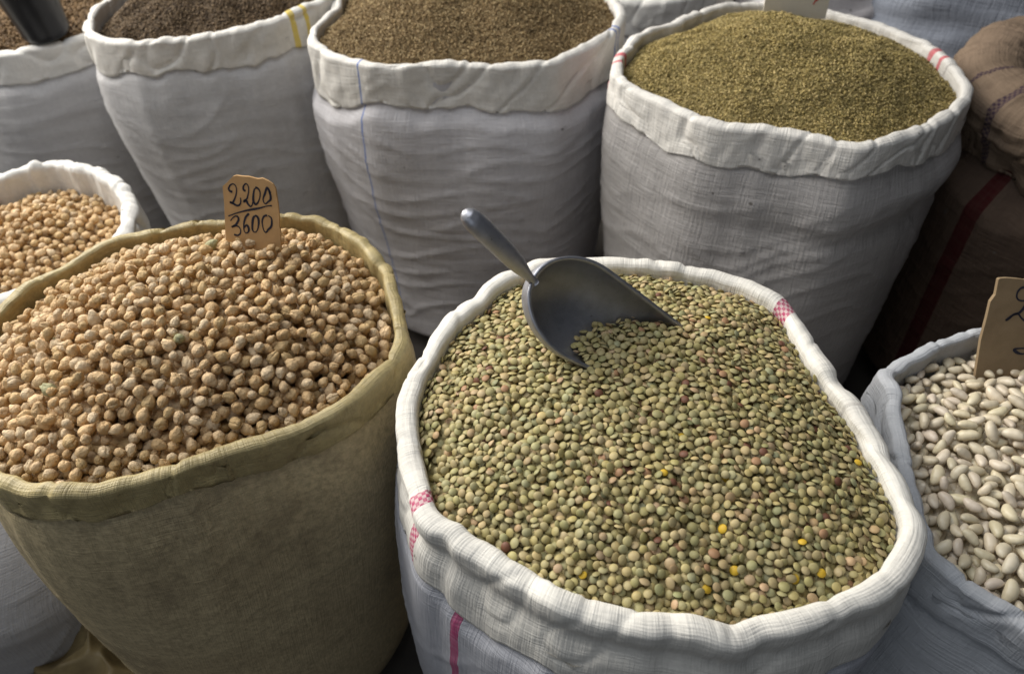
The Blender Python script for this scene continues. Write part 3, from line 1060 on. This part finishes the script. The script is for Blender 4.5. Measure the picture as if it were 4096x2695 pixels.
Gi, Go = bowl_grid(0.0), bowl_grid(.0034)
nx, na = Gi.shape[:2]
V = np.concatenate([Gi.reshape(-1, 3), Go.reshape(-1, 3)])
F = []
n1 = nx * na
for i in range(nx - 1):
    for j in range(na - 1):
        a = i * na + j
        F.append((a, a + 1, a + na + 1, a + na))
        F.append((n1 + a, n1 + a + na, n1 + a + na + 1, n1 + a + 1))
    for j in (0, na - 1):                       # lip between inner and outer wall
        a, b = i * na + j, (i + 1) * na + j
        F.append((a, b, n1 + b, n1 + a) if j == 0 else (b, a, n1 + a, n1 + b))
for j in range(na - 1):                         # front edge
    a = (nx - 1) * na + j
    F.append((a, a + 1, n1 + a + 1, n1 + a))
bowl = link_mesh('bowl', V, F, m_alu, sc_root)
bowl.data.update()
# handle: tapered rod with a waist at the collar
prof = [(-.0, .0050, .0060), (.008, .0045, .0052), (.016, .0058, .0062), (.028, .0088, .0080), (.045, .0105, .0092), (.065, .0112, .0098),
        (.085, .0115, .0102), (.098, .0108, .0098), (.105, .0085, .0078), (.109, .0045, .0042), (.1105, .0002, .0002)]
hd = np.array([-1.0, 0.17, 0.2]); hd /= np.linalg.norm(hd)
start = np.array([-SC_B + .002, 0, -.004])
side = np.cross(np.array([0, 0, 1.0]), hd); side /= np.linalg.norm(side)
up_ = np.cross(hd, side)
V, F = [], []
ns = 24
ss = np.array([p[0] for p in prof])
fine = np.concatenate([np.linspace(0, .098, 24), np.linspace(.1, .1105, 10)])
for s in fine:
    wv = np.interp(s, ss, [p[1] for p in prof]); hv = np.interp(s, ss, [p[2] for p in prof])
    c0 = start + hd * s * .84 + up_ * (.003 * math.sin(s / .11 * math.pi))
    for i in range(ns):
        a = 2 * math.pi * i / ns
        V.append(c0 + side * wv * .80 * math.cos(a) + up_ * hv * .80 * math.sin(a))
for k_ in range(len(fine) - 1):
    for i in range(ns):
        a = k_ * ns + i; b = k_ * ns + (i + 1) % ns
        F.append((a, a + ns, b + ns, b))
F.append(tuple(range(ns - 1, -1, -1)))
link_mesh('handle', V, F, m_alu, sc_root)

# ------------------------------------------------------------------ price tags


def smooth_path(pts, n=8):
    pts = np.array(pts, float)
    out = []
    for i in range(len(pts) - 1):
        p0, p1, p2, p3 = pts[max(i - 1, 0)], pts[i], pts[i + 1], pts[min(i + 2, len(pts) - 1)]
        for t in np.linspace(0, 1, n, endpoint=False):
            out.append(.5 * ((2 * p1) + (-p0 + p2) * t + (2 * p0 - 5 * p1 + 4 * p2 - p3) * t * t + (-p0 + 3 * p1 - 3 * p2 + p3) * t ** 3))
    out.append(pts[-1])
    return np.array(out)


def ribbon(path, width, y, V, F, rng):
    d = np.gradient(path, axis=0)
    n = np.stack([-d[:, 1], d[:, 0]], 1)
    n /= np.linalg.norm(n, axis=1)[:, None] + 1e-9
    s = np.linspace(0, 1, len(path))
    w = width * (1 + .35 * np.sin(s * 9 + rng.uniform(0, 6))) * .5
    o = len(V)
    for p, q, ww in zip(path, n, w):
        V.append((p[0] + q[0] * ww, y, p[1] + q[1] * ww))
        V.append((p[0] - q[0] * ww, y, p[1] - q[1] * ww))
    for i in range(len(path) - 1):
        F.append((o + 2 * i, o + 2 * i + 1, o + 2 * i + 3, o + 2 * i + 2))


def card_mesh(outline, thick, parent, mat, wob=.0006, seed=0):
    n = len(outline)
    V = [(x, -thick / 2, z) for x, z in outline] + [(x, thick / 2, z) for x, z in outline]
    F = [tuple(range(n)), tuple(range(2 * n - 1, n - 1, -1))]
    for i in range(n):
        j = (i + 1) % n
        F.append((i, n + i, n + j, j))
    return link_mesh('card', V, F, mat, parent, smooth=False)


m_card = simple('cardboard', (.56, .35, .165), (.47, .285, .13), 60, .85, .15, bump=.15, bump_d=.0008)
m_card2 = simple('weathered_cardboard', (.29, .21, .125), (.22, .155, .09), 40, .9, .1, bump=.3, bump_d=.001)
m_ink = simple('marker_ink', (.018, .018, .03), (.03, .03, .045), 200, .6, .2, bump=0)
m_redink = simple('red_ink', (.55, .05, .04), (.5, .06, .05), 200, .6, .2, bump=0)
m_paper = simple('cream_paper', (.72, .66, .55), (.66, .60, .49), 30, .9, .1, bump=.05)

# tag in the chickpeas: its drawing is laid out in millimetres from a 1155 x 1325 unit sketch
T1W = .0548
k1 = T1W / 1155
def c1(p): return ((p[0] - 790) * k1, (1500 - p[1]) * k1 * .93)

out1 = [(240, 2400), (215, 1500), (225, 800), (210, 440), (300, 350), (430, 200), (500, 170), (600, 178), (760, 172), (930, 205), (1030, 180),
        (1150, 230), (1240, 290), (1290, 380), (1330, 700), (1355, 1000), (1350, 1230), (1375, 1380), (1365, 2400)]
pt = empty('price_tag', (-.2595, .646, .659))
pt.rotation_euler = (R(-20), R(5), R(-2))
tag(pt, 'small cardboard price tag reading 2200 over 3600 in the chickpeas', 'price tag')
card_mesh([c1(p) for p in out1][::-1], .0035, pt, m_card)
strokes1 = [
    [(410, 545), (360, 530), (335, 480), (370, 400), (430, 365), (480, 400), (495, 500), (475, 620), (430, 740), (390, 800), (355, 785), (400, 800), (480, 845), (540, 830), (570, 760), (570, 660)],
    [(680, 500), (640, 470), (640, 400), (690, 335), (735, 370), (745, 470), (725, 590), (700, 670), (650, 720), (640, 740), (690, 720), (720, 790), (770, 840), (805, 800), (815, 740)],
    [(900, 410), (860, 450), (835, 600), (835, 720), (880, 780), (930, 720), (970, 600), (975, 480), (930, 410), (880, 400)],
    [(1190, 500), (1125, 380), (1070, 530), (1035, 640), (1050, 720), (1085, 745), (1140, 690), (1185, 640), (1190, 560), (1160, 440)],
    [(300, 1110), (500, 1010), (750, 920), (950, 860), (1100, 800), (1215, 775)],
    [(340, 1215), (390, 1140), (450, 1095), (500, 1110), (505, 1180), (450, 1290), (365, 1355), (450, 1320), (510, 1340), (540, 1400), (535, 1480), (480, 1540), (400, 1530)],
    [(730, 1005), (660, 1100), (620, 1230), (610, 1380), (640, 1460), (690, 1450), (715, 1380), (690, 1290), (650, 1300), (620, 1350)],
    [(850, 1045), (810, 1120), (790, 1280), (795, 1390), (840, 1430), (890, 1380), (920, 1260), (925, 1120), (890, 1050), (850, 1045)],
    [(1110, 1010), (1040, 1040), (1000, 1150), (1010, 1290), (1040, 1390), (1080, 1405), (1120, 1340), (1180, 1270), (1200, 1160), (1190, 1060), (1130, 1012)]]
rg = np.random.default_rng(2)
for i, s_ in enumerate(strokes1):
    V, F = [], []
    ribbon(smooth_path([c1(p) for p in s_]), 35 * k1, -.00175 - .0004, V, F, rg)
    link_mesh('dividing_line' if i == 4 else 'digit', V, F, m_ink, pt, smooth=False)

# sign in the beans
k2 = .0716 / 1020
def c2(p): return ((p[0] - 500 - (1400 - p[1]) * .135) * k2, (1400 - p[1]) * k2)

out2 = [(60, 2300), (130, 1700), (165, 1100), (220, 750), (250, 520), (310, 420), (330, 200), (350, 185), (440, 178), (600, 190), (700, 205), (780, 180), (1330, 190), (1130, 1700), (1050, 2300)]
ps = empty('price_sign', (.490, .558, .570))
ps.rotation_euler = (R(-22), 0, 0)
tag(ps, 'weathered cardboard sign with a handwritten 2 in the beans', 'price sign')
card_mesh([c2(p) for p in out2][::-1], .004, ps, m_card2)
for s_ in ([(745, 500), (690, 505), (630, 490), (600, 440), (610, 370), (650, 320), (710, 310), (760, 340), (785, 410), (770, 500), (720, 600), (660, 680), (580, 710), (490, 785), (520, 775), (600, 700), (650, 700), (700, 760), (770, 810), (840, 815), (880, 770)],
           [(800, 1215), (700, 1218), (645, 1235), (700, 1285), (780, 1300), (850, 1270)]):
    V, F = [], []
    ribbon(smooth_path([c2(p) for p in s_]), 34 * k2, -.002 - .0004, V, F, rg)
    link_mesh('digit', V, F, m_ink, ps, smooth=False)

# pale card behind the fennel seeds
pc = empty('price_card', (.437, 1.235, .655))
pc.rotation_euler = (R(-6), 0, R(2))
tag(pc, 'pale paper card with red strokes standing behind the fennel seeds', 'price card')
card_mesh([(-.05, -.02), (-.05, .085), (.05, .085), (.05, -.02)][::-1], .0015, pc, m_paper)
V, F = [], []
ribbon(smooth_path([(-.006, .012), (-.002, .03), (0, .06)]), .003, -.0012, V, F, rg)
link_mesh('red_stroke', V, F, m_redink, pc, smooth=False)
V, F = [], []
ribbon(smooth_path([(.026, .002), (.029, .008), (.033, .0095)]), .0028, -.0012, V, F, rg)
link_mesh('red_stroke', V, F, m_redink, pc, smooth=False)

# ------------------------------------------------------------------ black cup in the brown seeds
m_black = simple('black_plastic', (.010, .011, .013), (.016, .017, .02), 30, .35, .4, bump=.05)
V, F = [], []
cup_prof = [(0, .0), (.036, .0), (.040, .004), (.0415, .012), (.041, .016), (.050, .095), (.053, .10), (.0535, .104), (.0505, .104), (.047, .096), (.038, .008), (0, .006)]
ns = 48
for (r_, z_) in cup_prof:
    for i in range(ns):
        a = 2 * math.pi * i / ns
        V.append((max(r_, 1e-4) * math.cos(a), max(r_, 1e-4) * math.sin(a), z_))
for j in range(len(cup_prof) - 1):
    for i in range(ns):
        a, b = j * ns + i, j * ns + (i + 1) % ns
        F.append((a, b, b + ns, a + ns))
cup = empty('black_cup', (-.835, 1.41, .535))
cup.rotation_euler = (R(4), R(-5), 0)
tag(cup, 'black plastic cup standing in the reddish brown seeds', 'cup')
nb_ = 7 * ns
link_mesh('cup_wall', V, F, m_black, cup)
# rolled lip of the cup
V, F = [], []
for i in range(ns):
    a = 2 * math.pi * i / ns
    for j in range(8):
        b = 2 * math.pi * j / 8
        V.append(((.0525 + .0028 * math.cos(b)) * math.cos(a), (.0525 + .0028 * math.cos(b)) * math.sin(a), .105 + .0028 * math.sin(b)))
for i in range(ns):
    for j in range(8):
        F.append((i * 8 + j, ((i + 1) % ns) * 8 + j, ((i + 1) % ns) * 8 + (j + 1) % 8, i * 8 + (j + 1) % 8))
link_mesh('lip', V, F, m_black, cup)

# ------------------------------------------------------------------ closed sacks behind


def closed_sack(name, loc, size, rz, mat, label, seed, seam=True, lean=(0, 0), group=None):
    """a filled, sewn-up sack: a pillow with pinched ends and creases; size = half extents"""
    nu, nv = 120, 60
    U = np.linspace(0, 2 * math.pi, nu, endpoint=False)[:, None]
    Vv = np.linspace(-1, 1, nv)[None]
    end = np.sqrt(np.clip(1 - np.abs(Vv) ** 4.0, 0, 1)) * .96 + .04
    c, s = np.cos(U), np.sin(U)
    sq = lambda t, p: np.sign(t) * np.abs(t) ** p
    X = size[0] * sq(c, .75) * (end ** .55)
    Y = size[1] * sq(s, .8) * end
    Z = size[2] * (Vv + 0 * U)
    n1 = fbm(c * 1.6 + seed, s * 1.6, Vv * 9 + seed, 3, .6)
    n2 = 1 - 2 * np.abs(perlin(c * 1.5 + seed, s * 1.5, Vv * 6 + 4 + seed))
    k_ = 1 + .035 * n1 + .03 * np.maximum(n2, 0)
    P = np.stack([X * k_, Y * k_, Z + .01 * n1], -1)
    r0 = (size[0] + size[1]) / 2
    uv = np.stack([np.broadcast_to(U * r0, X.shape), np.broadcast_to(Vv * size[2], X.shape)], -1)
    root = empty(name, loc)
    root.rotation_euler = (lean[0], lean[1], rz)
    tag(root, label, 'sack', group)
    F = grid_faces(nu, nv).tolist()
    Vx = np.concatenate([P.reshape(-1, 3), [[0, 0, -size[2]], [0, 0, size[2]]]])
    for i in range(nu):
        F.append((i * nv, ((i + 1) % nu) * nv, nu * nv))
        F.append((((i + 1) % nu) * nv + nv - 1, i * nv + nv - 1, nu * nv + 1))
    UVx = np.concatenate([uv.reshape(-1, 2), [[0, 0], [0, 0]]])
    link_mesh('sack_body', Vx, F, mat, root, uv=UVx)
    if seam:
        # a sewn flap down one side
        V2, F2 = [], []
        zs = np.linspace(-.92, .92, 60)
        for z_ in zs:
            e_ = math.sqrt(1 - abs(z_) ** 4) * .96 + .04
            for dx, dy in ((-.012, .0), (-.012, -.004), (.012, -.004), (.012, .0)):
                V2.append((dx + .15 * size[0], -size[1] * e_ * 1.045 + dy + .003 * math.sin(z_ * 40), z_ * size[2]))
        for i in range(len(zs) - 1):
            for j in range(3):
                a = i * 4 + j
                F2.append((a, a + 1, a + 5, a + 4))
        link_mesh('seam', V2, F2, mat, root)
    return root


m_bluegrey = cloth('blue_grey_sackcloth', (0.36, .38, .43), (.27, .29, .34), thread=(.004, .004), weave=.9, slub=.6)
m_bag = cloth('pale_sackcloth', (0.70, .66, .65), (.60, .565, .57), thread=(.002, .002), weave=.5)
closed_sack('full_sack', (1.10, 1.72, .36), (.40, .22, .36), R(-14), m_bluegrey, 'large blue grey sewn sack standing behind the burlap sack', 3, True)
closed_sack('full_sack', (.66, 1.78, .30), (.15, .16, .30), R(10), m_bag, 'slim pale sewn sack beside the blue grey sack', 5, False)
closed_sack('full_sack', (.44, 2.15, .30), (.20, .16, .30), R(-5), m_bag, 'pale sewn sack beyond the fennel seed sack', 6, False)
closed_sack('full_sack', (-1.30, 2.25, .28), (.22, .17, .28), R(8), m_bag, 'pale sewn sack behind the reddish brown seeds', 7, False)
closed_sack('full_sack', (-.78, 2.0, .31), (.19, .16, .31), R(-8), m_bag, 'pale sewn sack behind the yellow banded sack', 8, False)

# ------------------------------------------------------------------ crumpled yellow bag on the ground
m_yel = simple('yellow_plastic_bag', (.22, .165, .075), (.14, .10, .045), 30, .5, .35, bump=.3, bump_d=.004)
nu, nv = 110, 80
A_, B_ = np.meshgrid(np.linspace(-1, 1, nu), np.linspace(-1, 1, nv), indexing='ij')
r1 = 1 - 2.6 * np.abs(perlin(A_ * 1.1 + B_ * 1.3 + 3, B_ * .9 - A_ * .4, 1.3))
r2 = 1 - 2.6 * np.abs(perlin(A_ * 2.6 - B_ * .8 + 8, B_ * 2.2 + A_ * .9, 4.1))
edge = np.clip((1 - A_ ** 4) * (1 - B_ ** 4), 0, 1)
wob_ = .02 * perlin(A_ * 2, B_ * 2, 6.0)
hgt = .004 + edge * (.045 + .034 * np.maximum(r1, -.4) + .013 * np.maximum(r2, -.5))
P = np.stack([.155 * A_ + wob_, .10 * B_ + wob_ * .6, hgt], -1)
bag = link_mesh('crumpled_bag', P.reshape(-1, 3), [(f[1], f[0], f[3], f[2]) for f in grid_faces(nu, nv, False)], m_yel)
bag.location = (-.55, .50, .002)
bag.rotation_euler = (0, 0, R(-30))
tag(bag, 'crumpled yellow plastic bag on the ground beside the tan sack', 'bag')
